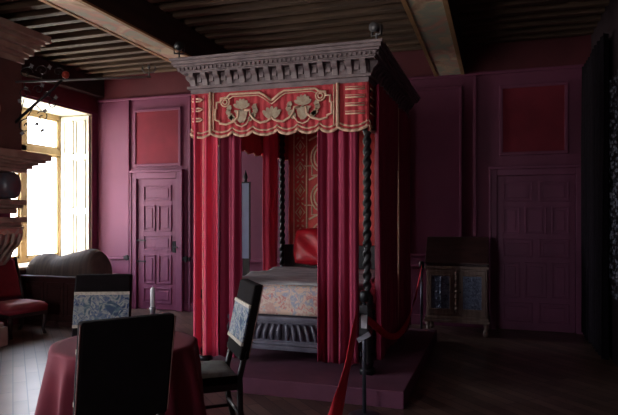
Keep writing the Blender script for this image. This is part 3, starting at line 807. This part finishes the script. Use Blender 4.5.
curtain('bed_curtain', (-0.995,6.15), (-0.995,6.92), 0.24, 2.66, 5, 0.030, 'silk_dark', 'dark red curtain on the right flank of the bed, farther back', 5, edge=[(0.01,'braid')])
curtain('bed_curtain', (-2.68,6.55), (-2.66,6.90), 0.24, 2.64, 2.2, 0.030, 'silk', 'pinkish red curtain at the bed head, seen inside between the front curtains', 6)
# ------------------------------------------------------------------ spotlights on the cornice
def spot(x, y, z, mat, label, rz):
    r = thing('spotlight', label, 'spotlight', (x,y,z), rz, 'small spotlights on the bed cornice'); r.scale = (1.1,1.1,1.1)
    bm = B(); lathe(bm, [(0.03,0),(0.03,0.012)], (0,0,0), 12); box(bm, -0.006,0.006,-0.006,0.006,0,0.07); ob('stand', bm, mat, parent=r)
    bm = B(); box(bm, -0.045,-0.038,-0.012,0.012,0.05,0.12); box(bm, 0.038,0.045,-0.012,0.012,0.05,0.12); box(bm,-0.045,0.045,-0.012,0.012,0.05,0.058); ob('yoke', bm, mat, parent=r)
    bm = B(); lathe(bm, [(0.018,-0.05),(0.032,-0.045),(0.034,0.02),(0.038,0.05)], (0,0,0), 14)
    bmesh.ops.rotate(bm, verts=bm.verts, cent=(0,0,0), matrix=Matrix.Rotation(radians(100),3,'X')); bmesh.ops.translate(bm, verts=bm.verts, vec=(0,0,0.115))
    ob('lamp_head', bm, mat, parent=r, smooth=True)
spot(-2.83, 4.79, 2.97, 'black', 'small black spotlight standing on the front left corner of the bed cornice', 0.5)
spot(-0.965, 4.82, 2.97, 'greyiron', 'small grey spotlight standing on the front right corner of the bed cornice', -0.4)

# ------------------------------------------------------------------ display panel behind the bed
dp = thing('display_stand', 'tall narrow pale blue panel on a dark post behind the bed, seen between the curtains', 'display panel', (-3.47,7.72,0))
bm = B(); box(bm, -0.06,0.06,-0.012,0.012,0.90,1.99); ob('panel', bm, 'bluepanel', parent=dp)
bm = B(); box(bm, -0.072,-0.06,-0.018,0.018,0.88,2.0); box(bm, 0.06,0.072,-0.018,0.018,0.88,2.0); box(bm,-0.072,0.072,-0.018,0.018,1.99,2.01); ob('panel_frame', bm, 'black', parent=dp)
bm = B(); box(bm,-0.05,0.05,0.012,0.04,0.02,1.2); box(bm,-0.15,0.15,-0.12,0.12,0,0.02); ob('post', bm, 'black', parent=dp)
bm = B(); lathe(bm, [(0.03,0),(0.02,0.03),(0.035,0.06),(0.03,0.09),(0.012,0.13),(0.004,0.17)], (0,0,2.01), 12); ob('finial', bm, 'blackwood', parent=dp, smooth=True)

# ------------------------------------------------------------------ low chest with rolled cover
ch = thing('wooden_chest', 'dark brown wooden chest standing beneath the bright window', 'chest', (0,0,0))
bm = B(); box(bm, -6.34,-5.20,6.50,7.05,0.06,0.655); ob('chest_body', bm, 'chestwood', parent=ch, bevel=0.008)
bm = B(); box(bm, -6.38,-5.15,6.45,7.1,0.655,0.69); ob('chest_top', bm, 'chestwood', parent=ch, bevel=0.008)
bm = B(); box(bm, -6.36,-5.17,6.47,7.07,0,0.07); ob('plinth', bm, 'chestwood', parent=ch, bevel=0.008)
for xa, xb in ((-6.28,-5.96),(-5.92,-5.62),(-5.58,-5.28)):
    bm = B()
    for r_ in ((xa,xb,0.14,0.16),(xa,xb,0.58,0.60),(xa,xa+0.02,0.14,0.60),(xb-0.02,xb,0.14,0.60)): box(bm, r_[0],r_[1],6.485,6.505,r_[2],r_[3])
    box(bm, xa+0.06, xb-0.06, 6.49, 6.505, 0.2, 0.54)
    ob('chest_panel', bm, 'chestwood', parent=ch)
bm = B()
hs = [(0,0.02),(0.03,0.17),(0.08,0.235),(0.16,0.262),(0.24,0.258),(0.31,0.235),(0.37,0.222),(0.44,0.235),(0.55,0.265),(0.68,0.295),(0.8,0.325),(0.88,0.325),(0.94,0.29),(0.98,0.20),(1.0,0.02)]
def hz(t):
    for (a, b_), (c, d) in zip(hs, hs[1:]):
        if t <= c: return b_+(d-b_)*(t-a)/(c-a)
    return 0.02
def R(i, j):
    x = -6.36+1.19*i; h = hz(i); a = pi*j
    return Vector((x, 6.76-0.23*cos(a)*min(1, (h/0.2)**0.5), 0.692+h*1.12*sin(a)**0.8))
grid(bm, 70, 20, R); 
tag(ob('rolled_bolster', bm, 'roll', smooth=True, subsurf=1), 'long brown wool bolster with a humped outline lying on the dark chest', 'bolster')

# ------------------------------------------------------------------ red side chair at far left
def chair_red():
    r = thing('side_chair', 'side chair with faded red upholstered seat and back between chimneypiece and chest', 'chair', (-5.84,5.90,0), radians(78)); r.scale = (1.05,1.05,0.90)
    # local front = -Y
    bm = B()
    def top(i, j):
        u, v = i*2-1, j*2-1
        return Vector((0.26*u*(1-0.06*v), 0.25*v, 0.40+0.075*((1-u**6)*(1-v**6))**0.5))
    grid(bm, 16, 16, top)
    for (a, b_, c, d) in ((-0.26,0.26,-0.25,0.25),): box(bm, a+0.01, b_-0.01, c+0.01, d-0.01, 0.33, 0.42)
    ob('seat', bm, 'redseat', parent=r, smooth=True)
    bm = B()
    def bk(s):
        def F(i, j):
            u, v = i*2-1, j
            w = 0.23*(1-0.12*v)
            z = 0.50+0.56*v+(0.03*cos(u*pi/2) if j == 1 else 0)
            return Vector((u*w, 0.24+0.12*v+s*0.03*((1-u**6)*(1-(2*v-1)**6))**0.5, z))
        return F
    grid(bm, 14, 14, bk(1)); grid(bm, 14, 14, bk(-1), True); bmesh.ops.remove_doubles(bm, verts=bm.verts, dist=0.002)
    ob('backrest', bm, 'redseat', parent=r, smooth=True)
    for s in (-1,1):
        bm = B(); tube(bm, [(s*0.235,0.24,0.40),(s*0.24,0.25,0.55),(s*0.225,0.37,1.07)], 0.018, 8)
        ob('back_post', bm, 'chairwood', parent=r, smooth=True)
    bm = B(); box(bm, -0.25,0.25,-0.24,0.24,0.28,0.335); ob('seat_rail', bm, 'chairwood', parent=r, bevel=0.01)
    for sx in (-1,1):
        for sy in (-1,1):
            bm = B(); tube(bm, [(sx*0.22,sy*0.21,0.30),(sx*0.225,sy*0.22,0.2),(sx*0.21,sy*0.205,0.08),(sx*0.22,sy*0.23+ (0.04 if sy>0 else 0),0.0)], [0.03,0.026,0.018,0.022], 8)
            ob('leg', bm, 'chairwood', parent=r, smooth=True)
chair_red()

# ------------------------------------------------------------------ tapestry chairs
LEAN = 0.13
def tap_chair(label):
    r = thing('dining_chair', label, 'chair', group='dark chairs with a tapestry band set round the table')
    w = 0.216; zs, zt = 0.56, 1.04
    def pl(z): return 0.19+LEAN*max(0, z-0.42)/0.62
    def backslab(bm, wa, z0, z1, f, b_, n=6):
        P = []
        for i in range(n+1):
            z = z0+(z1-z0)*i/n; y = pl(z)
            P.append([bm.verts.new((-wa, y-f, z)), bm.verts.new((wa, y-f, z)), bm.verts.new((wa, y+b_, z)), bm.verts.new((-wa, y+b_, z))])
        for A, C_ in zip(P, P[1:]):
            for j in range(4): bm.faces.new((A[j],A[(j+1)%4],C_[(j+1)%4],C_[j]))
        bm.faces.new(P[0][::-1]); bm.faces.new(P[-1])
    bm = B(); backslab(bm, w, zs-0.02, zt, 0.035, 0.03); bk = ob('backrest', bm, 'chairvelvet', parent=r, bevel=0.012)
    bm = B(); backslab(bm, w-0.004, 0.655, 0.89, 0.041, -0.02); tb = ob('tapestry_band', bm, 'tapestry', parent=bk)
    for zz in (0.885, 0.635):
        bm = B(); backslab(bm, w-0.003, zz, zz+0.022, 0.046, -0.02, 1); ob('fringe', bm, 'fringe', parent=tb)
    for s in (-1,1):
        bm = B(); tube(bm, [(s*(w+0.001), pl(z)+0.026, z) for z in [zs+(zt-zs-0.01)*i/8 for i in range(9)]], 0.004, 6)
        ob('edge_piping', bm, 'piping', parent=bk)
    bm = B(); box(bm, -w, w, -0.21, 0.17, 0.385, 0.445); ob('seat', bm, 'chairvelvet', parent=r, bevel=0.015)
    bm = B()
    def top(i, j):
        u, v = i*2-1, j*2-1
        return Vector((0.215*u, -0.02+0.18*v, 0.444+0.022*((1-u**4)*(1-v**4))**0.5))
    grid(bm, 12, 12, top); ob('seat_cover', bm, 'seatcloth', parent=r, smooth=True)
    bm = B(); box(bm, -w+0.015, w-0.015, -0.20, 0.18, 0.34, 0.385); ob('seat_rail', bm, 'chairwood', parent=r, bevel=0.004)
    for s in (-1,1):
        bm = B(); tube(bm, [(s*0.195,-0.185,0.345),(s*0.195,-0.185,0.30),(s*0.195,-0.185,0.26),(s*0.195,-0.185,0.20),(s*0.195,-0.185,0.10),(s*0.195,-0.185,0.04),(s*0.195,-0.185,0.0)],
                   [0.024,0.024,0.018,0.024,0.018,0.024,0.02], 10); ob('leg', bm, 'chairwood', parent=r, smooth=True)
        bm = B()
        A = [(s*0.195, 0.235, 0.0), (s*0.195,0.19,0.20), (s*0.195,0.185,0.42), (s*0.195,pl(0.6),0.60)]
        tube(bm, A, 0.022, 8); ob('leg', bm, 'chairwood', parent=r, smooth=True)
    bm = B(); tube(bm, [(-0.195,0.19,0.17),(0.195,0.19,0.17)], 0.013, 8)
    for s in (-1,1): tube(bm, [(s*0.195,-0.185,0.12),(s*0.195,0.205,0.12)], 0.013, 8)
    ob('stretcher', bm, 'chairwood', parent=r, smooth=True)
    return r
def put(ch, topc, f):
    f = Vector(f).normalized()
    ch.location = (topc[0]+f.x*0.31, topc[1]+f.y*0.31, 0)
    ch.rotation_euler = (0,0, math.atan2(f.x, -f.y))
c0 = tap_chair('dark velvet chair in the foreground with its plain black back to us')
cc = [c0, copy_tree(c0), copy_tree(c0)]
cc[1]['label'] = 'dark chair beyond the round table facing us, blue tapestry band across its back'
cc[2]['label'] = 'dark chair with a tapestry band seen side-on, between table and bed'
put(cc[0], (-1.615, 2.28), (-0.80, 0.60))
put(cc[1], (-3.0, 3.92), (0.40, -0.92))
put(cc[2], (-1.665, 3.79), (-0.77, -0.60))

# ------------------------------------------------------------------ round table, cloth, candle
TC = Vector((-2.12, 2.97, 0)); TR = 0.405
tb = thing('round_table', 'small round pedestal table hidden under a wine red cloth', 'table', TC)
bm = B(); lathe(bm, [(TR-0.015,0.715),(TR-0.005,0.722),(TR-0.005,0.735),(TR-0.015,0.742)], (0,0,0), 48); ob('tabletop', bm, 'chairwood', parent=tb)
bm = B(); lathe(bm, [(0.10,0.05),(0.06,0.10),(0.035,0.2),(0.05,0.35),(0.03,0.5),(0.05,0.66),(0.12,0.715)], (0,0,0), 20); ob('pedestal', bm, 'chairwood', parent=tb, smooth=True)
for a in range(3):
    bm = B(); q = a*2*pi/3+0.4; tube(bm, [(0.05*cos(q),0.05*sin(q),0.14),(0.16*cos(q),0.16*sin(q),0.10),(0.27*cos(q),0.27*sin(q),0.02)], [0.03,0.025,0.02], 8); ob('foot', bm, 'chairwood', parent=tb, smooth=True)
seats = []
for c in (cc[0], cc[2]):
    d = Vector(c.location)-TC; seats.append(math.atan2(d.y, d.x))
def cloth(i, j):
    th = 2*pi*i
    if j < 0.30:
        r = (TR+0.004)*j/0.30; return TC+Vector((r*cos(th), r*sin(th), 0.749))
    s = (j-0.30)/0.70
    z = 0.749-0.46*s**1.0
    if s < 0.06: z = 0.749-0.46*s*0.5
    flare = 0.012+0.06*s**1.1
    fold = (0.045*s**0.7)*sin(11*th+0.7)+0.012*s*sin(17*th+1)
    r = TR+flare+fold
    for sa in seats:
        dd = abs((th-sa+pi)%(2*pi)-pi); 
        k = max(0, min(1, (0.85-dd)/0.25)); k = k*k*(3-2*k)
        r = r*(1-k*min(1, s*3))+ (k*min(1, s*3))*min(r, 0.345/max(0.45, cos(dd))+0.01*sin(20*th)*s)
    z += 0.03*s*sin(4*th+0.5)
    return TC+Vector((r*cos(th), r*sin(th), z))
bm = B(); grid(bm, 180, 44, cloth); bmesh.ops.remove_doubles(bm, verts=bm.verts, dist=0.0006)
tag(ob('tablecloth', bm, 'tablecloth', smooth=True, solid=0.006), 'wine red cloth draped in folds over the round table in the foreground', 'tablecloth')
ca = (-2.01, 3.09)
cs = thing('candlestick', 'small tarnished candlestick on the red tablecloth behind the foreground chair', 'candlestick', (ca[0], ca[1], 0.753))
bm = B(); lathe(bm, [(0.045,0),(0.042,0.008),(0.02,0.016),(0.01,0.03)], (0,0,0), 18); ob('base', bm, 'silver', parent=cs, smooth=True)
bm = B(); lathe(bm, [(0.009,0.028),(0.016,0.05),(0.008,0.07),(0.013,0.10),(0.008,0.13),(0.014,0.16),(0.02,0.19),(0.018,0.195)], (0,0,0), 14); ob('stem', bm, 'silver', parent=cs, smooth=True)
bm = B(); lathe(bm, [(0.014,0.0),(0.014,0.11),(0.008,0.118),(0.003,0.12)], (0,0,0), 14)
tube(bm, [(0,0,0.118),(0.001,0,0.128)], 0.0012, 5)
cd = tag(ob('candle', bm, 'wax', smooth=True), 'short white candle standing in the candlestick on the round table', 'candle'); cd.location = (ca[0], ca[1], 0.753+0.196)

# ------------------------------------------------------------------ slant-front cabinet
cb = thing('writing_cabinet', 'old oak writing cabinet with sloping lid and two carved doors against the back wall', 'cabinet', (-0.49,7.55,0))
cw = 0.385
bm = B(); box(bm, -cw+0.01, cw-0.01, 0.02, 0.48, 0.19, 0.86); ob('body', bm, 'cabwood', parent=cb, bevel=0.006)
bm = B(); box(bm, -cw-0.02, cw+0.02, -0.02, 0.5, 0.16, 0.195); box(bm, -cw-0.005, cw+0.005, 0.0, 0.49, 0.195, 0.235); ob('base_moulding', bm, 'cabwood', parent=cb, bevel=0.006)
bm = B(); box(bm, -cw-0.01, cw+0.01, -0.005, 0.49, 0.84, 0.875); ob('waist_moulding', bm, 'cabwood', parent=cb, bevel=0.006)
bm = B(); prism(bm, [(0.01,0.875),(0.01,0.91),(0.26,1.21),(0.48,1.21),(0.48,0.875)], lambda u,v,w: Vector((-cw+0.01+w, u, v)), 2*cw-0.02); ob('desk_case', bm, 'chestwood', parent=cb, bevel=0.005)
bm = B(); prism(bm, [(-0.012,0.905),(-0.012,0.92),(0.245,1.235),(0.50,1.235),(0.50,1.21),(0.26,1.21),(0.01,0.905)], lambda u,v,w: Vector((-cw-0.005+w, u, v)), 2*cw+0.01); lid = ob('sloping_lid', bm, 'chestwood', parent=cb, bevel=0.004)
for s in (-1, 1):
    xa, xb = (-cw+0.03, -0.035) if s < 0 else (0.035, cw-0.03)
    bm = B(); box(bm, xa, xb, 0.0, 0.022, 0.27, 0.82); dr = ob('door', bm, 'cabwood', parent=cb, bevel=0.004)
    bm = B(); frame_rect(bm, xa+0.03, xb-0.03, 0.32, 0.77, 0.018, -0.012, 0.002); ob('door_moulding', bm, 'cabwood', parent=dr, bevel=0.004)
    bm = B(); box(bm, xa+0.048, xb-0.048, -0.006, 0.002, 0.338, 0.752)
    cx = (xa+xb)/2
    for q in range(5):
        cz = 0.385+q*0.08
        for sgn in (-1,1):
            pts = spiral((cx+sgn*0.038, -0.008, cz), 0.028, 1.2, 0 if sgn<0 else pi, Vector((1,0,0)), Vector((0,0,1)), n=12, sgn=sgn)
            tube(bm, pts, 0.006, 5)
        tube(bm, [(cx,-0.008,cz-0.04),(cx,-0.012,cz),(cx,-0.008,cz+0.035)], [0.004,0.012,0.004], 6)
    ob('carved_panel', bm, 'cabpanel', parent=dr)
    bm = B(); lathe(bm, [(0.004,0),(0.01,0.01),(0.004,0.02)], (0,0,0), 10); bmesh.ops.rotate(bm, verts=bm.verts, cent=(0,0,0), matrix=Matrix.Rotation(pi/2,3,'X'))
    bmesh.ops.translate(bm, verts=bm.verts, vec=(s*0.05, -0.001, 0.55)); ob('knob', bm, 'iron', parent=dr)
bm = B()
for q in range(7): tube(bm, [(0,0.0,0.30+q*0.075),(0,-0.012,0.335+q*0.075),(0,0.0,0.37+q*0.075)], [0.010,0.022,0.010], 8)
ob('carved_stile', bm, 'cabwood', parent=cb)
for sx in (-1,1):
    for yy in (0.03, 0.44):
        bm = B(); lathe(bm, [(0.02,0),(0.035,0.03),(0.035,0.06),(0.018,0.09),(0.03,0.13),(0.03,0.162)], (sx*(cw-0.03), yy, 0), 14); ob('foot', bm, 'cabwood', parent=cb, smooth=True)

# ------------------------------------------------------------------ rope barrier
def stanchion(x, y, label, extra=False):
    r = thing('barrier_post', label, 'barrier post', (x,y,0), group='steel barrier posts with red belts')
    bm = B(); lathe(bm, [(0.12,0),(0.12,0.01),(0.10,0.022),(0.03,0.03)], (0,0,0), 28); ob('base', bm, 'steel', parent=r, smooth=True)
    bm = B(); tube(bm, [(0,0,0.02),(0,0,0.90)], 0.015, 12); ob('pole', bm, 'steel', parent=r, smooth=True)
    bm = B(); lathe(bm, [(0.02,0.86),(0.032,0.87),(0.032,0.93),(0.02,0.945)], (0,0,0), 14); ob('cap', bm, 'black', parent=r, smooth=True)
    return r
SA = stanchion(-0.95, 4.28, 'steel barrier post in front of the bed platform with a white tag near its top')
SB = stanchion(-0.90, 7.36, 'steel barrier post standing at the left of the carved cabinet')
SCc = stanchion(-0.42, 1.28, 'steel barrier post nearest the camera holding the near end of the red belt')
bm = B(); box(bm, -0.03,0.03,-0.03,-0.015,0.60,0.84); box(bm, -0.035,0.035,0.0,0.02,0.62,0.66); ob('belt_holder', bm, 'black', parent=SA)
bm = B(); box(bm, -0.015,0.030,-0.045,-0.030,0.67,0.77); ob('tag', bm, 'white', parent=SA)
bm = B(); box(bm, -0.05,0.06,-0.04,-0.03,-0.018,0.018, xf=Matrix.Translation((0.0,0,0.60))@Matrix.Rotation(radians(-32),4,'Y')); ob('clip', bm, 'silver', parent=SA)
def belt(p0, p1, sag, w, label, tw=0.0, wob=0.0, skew=0.0):
    p0 = Vector(p0); p1 = Vector(p1); d = (p1-p0); d.z = 0; d.normalize(); side = d.cross(Zv)
    bm = B(); n = 50
    def F(i, j):
        s = i; p = p0.lerp(p1, s)
        ss = s**(1.0+skew)
        p.z -= sag*4*ss*(1-ss)
        a = tw*pi*s+wob*sin(s*9)
        return p+(Zv*cos(a)+side*sin(a))*(w*(j-0.5))
    grid(bm, n, 3, F)
    return tag(ob('barrier_belt', bm, 'belt', smooth=True, solid=0.003), label, 'belt', 'red belts strung between the barrier posts')
belt((-1.0,4.25,0.78), (-0.42,1.30,0.86), 0.10, 0.05, 'bright red fabric belt running from the front barrier post towards the camera', tw=0.5, wob=0.3)
belt((-0.925,4.30,0.72), (-0.90,7.33,0.88), 0.46, 0.06, 'red fabric belt sagging beside the bed between the front post and the cabinet post', wob=0.5, skew=0.15)

# ------------------------------------------------------------------ right wall window hangings
curtain('window_curtain', (1.06,8.05), (1.06,6.62), 0.03, 3.4, 9, 0.035, 'blackcurtain', 'nearly black full-length curtain at the right edge beside the plum door', 8)
bm = B(); grid(bm, 60, 10, lambda i,j: Vector((1.10+0.015*sin(i*40), 5.72+0.9*i, 0.7+2.2*j)))
tag(ob('lace_curtain', bm, 'lace', smooth=True), 'pale bluish lace net curtain glimpsed at the right edge of the picture', 'curtain')

# ------------------------------------------------------------------ daylight
w = bpy.data.worlds.new('daylight'); SC.world = w; w.use_nodes = True
nt = w.node_tree; bg = nt.nodes['Background']
tc = nt.nodes.new('ShaderNodeTexCoord'); sp = nt.nodes.new('ShaderNodeSeparateXYZ'); cr = nt.nodes.new('ShaderNodeValToRGB')
mr = nt.nodes.new('ShaderNodeMapRange'); mr.inputs[1].default_value = -1; mr.inputs[2].default_value = 1
nt.links.new(tc.outputs['Generated'], sp.inputs[0]); nt.links.new(sp.outputs[2], mr.inputs[0]); nt.links.new(mr.outputs[0], cr.inputs[0])
e = cr.color_ramp.elements
e[0].position = 0.0; e[0].color = (0.95,0.93,0.85,1); e[1].position = 1.0; e[1].color = (0.65,0.8,1.15,1)
k = e.new(0.47); k.color = (0.95,0.93,0.88,1); k = e.new(0.53); k.color = (1.0,1.02,1.1,1)
nt.links.new(cr.outputs[0], bg.inputs[0]); bg.inputs[1].default_value = 15.0
sun = bpy.data.lights.new('sun', 'SUN'); sun.energy = 6; sun.angle = radians(0.6); sun.color = (1.0,0.97,0.9)
so = bpy.data.objects.new('sun', sun); COL.objects.link(so); so.location = (-12,1,10)
so.rotation_euler = Vector((0.30,0.30,-0.90)).to_track_quat('-Z','Y').to_euler()
def portal(name, loc, rot, sx, sy):
    l = bpy.data.lights.new(name, 'AREA'); l.shape = 'RECTANGLE'; l.size = sx; l.size_y = sy; l.energy = 1
    l.cycles.is_portal = True
    o = bpy.data.objects.new(name, l); COL.objects.link(o); o.location = loc; o.rotation_euler = rot
for nm, W in (('window_portal', W1), ('window_portal', W2), ('window_portal', W4_added)):
    portal(nm, (XL-TW-0.02, (W[0]+W[1])/2, (W[2]+W[3])/2), (0, radians(-90), 0), W[3]-W[2], W[1]-W[0])
portal('window_portal', ((W5_added[0]+W5_added[1])/2, YF-0.32, (W5_added[2]+W5_added[3])/2), (radians(90), 0, 0), W5_added[1]-W5_added[0], W5_added[3]-W5_added[2])
portal('window_portal', (XR+0.37, (W3[0]+W3[1])/2, (W3[2]+W3[3])/2), (0, radians(90), 0), W3[3]-W3[2], W3[1]-W3[0])

# ------------------------------------------------------------------ camera
cam = bpy.data.cameras.new('camera'); co = bpy.data.objects.new('camera', cam); COL.objects.link(co)
cam.sensor_width = 36; cam.lens = 36*580/618; cam.shift_y = 9.5/618
cam.clip_start = 0.05
co.location = (0,0,1.5); co.rotation_euler = (radians(90),0,math.asin(0.3083))
SC.camera = co
SC.view_settings.view_transform = 'Standard'; SC.view_settings.look = 'None'
SC.view_settings.exposure = 0.12; SC.view_settings.gamma = 1.0; SC.view_settings.use_curve_mapping = False
SC.cycles.max_bounces = 10; SC.cycles.diffuse_bounces = 6
SC.cycles.sample_clamp_indirect = 4.0
SC.cycles.use_denoising = True
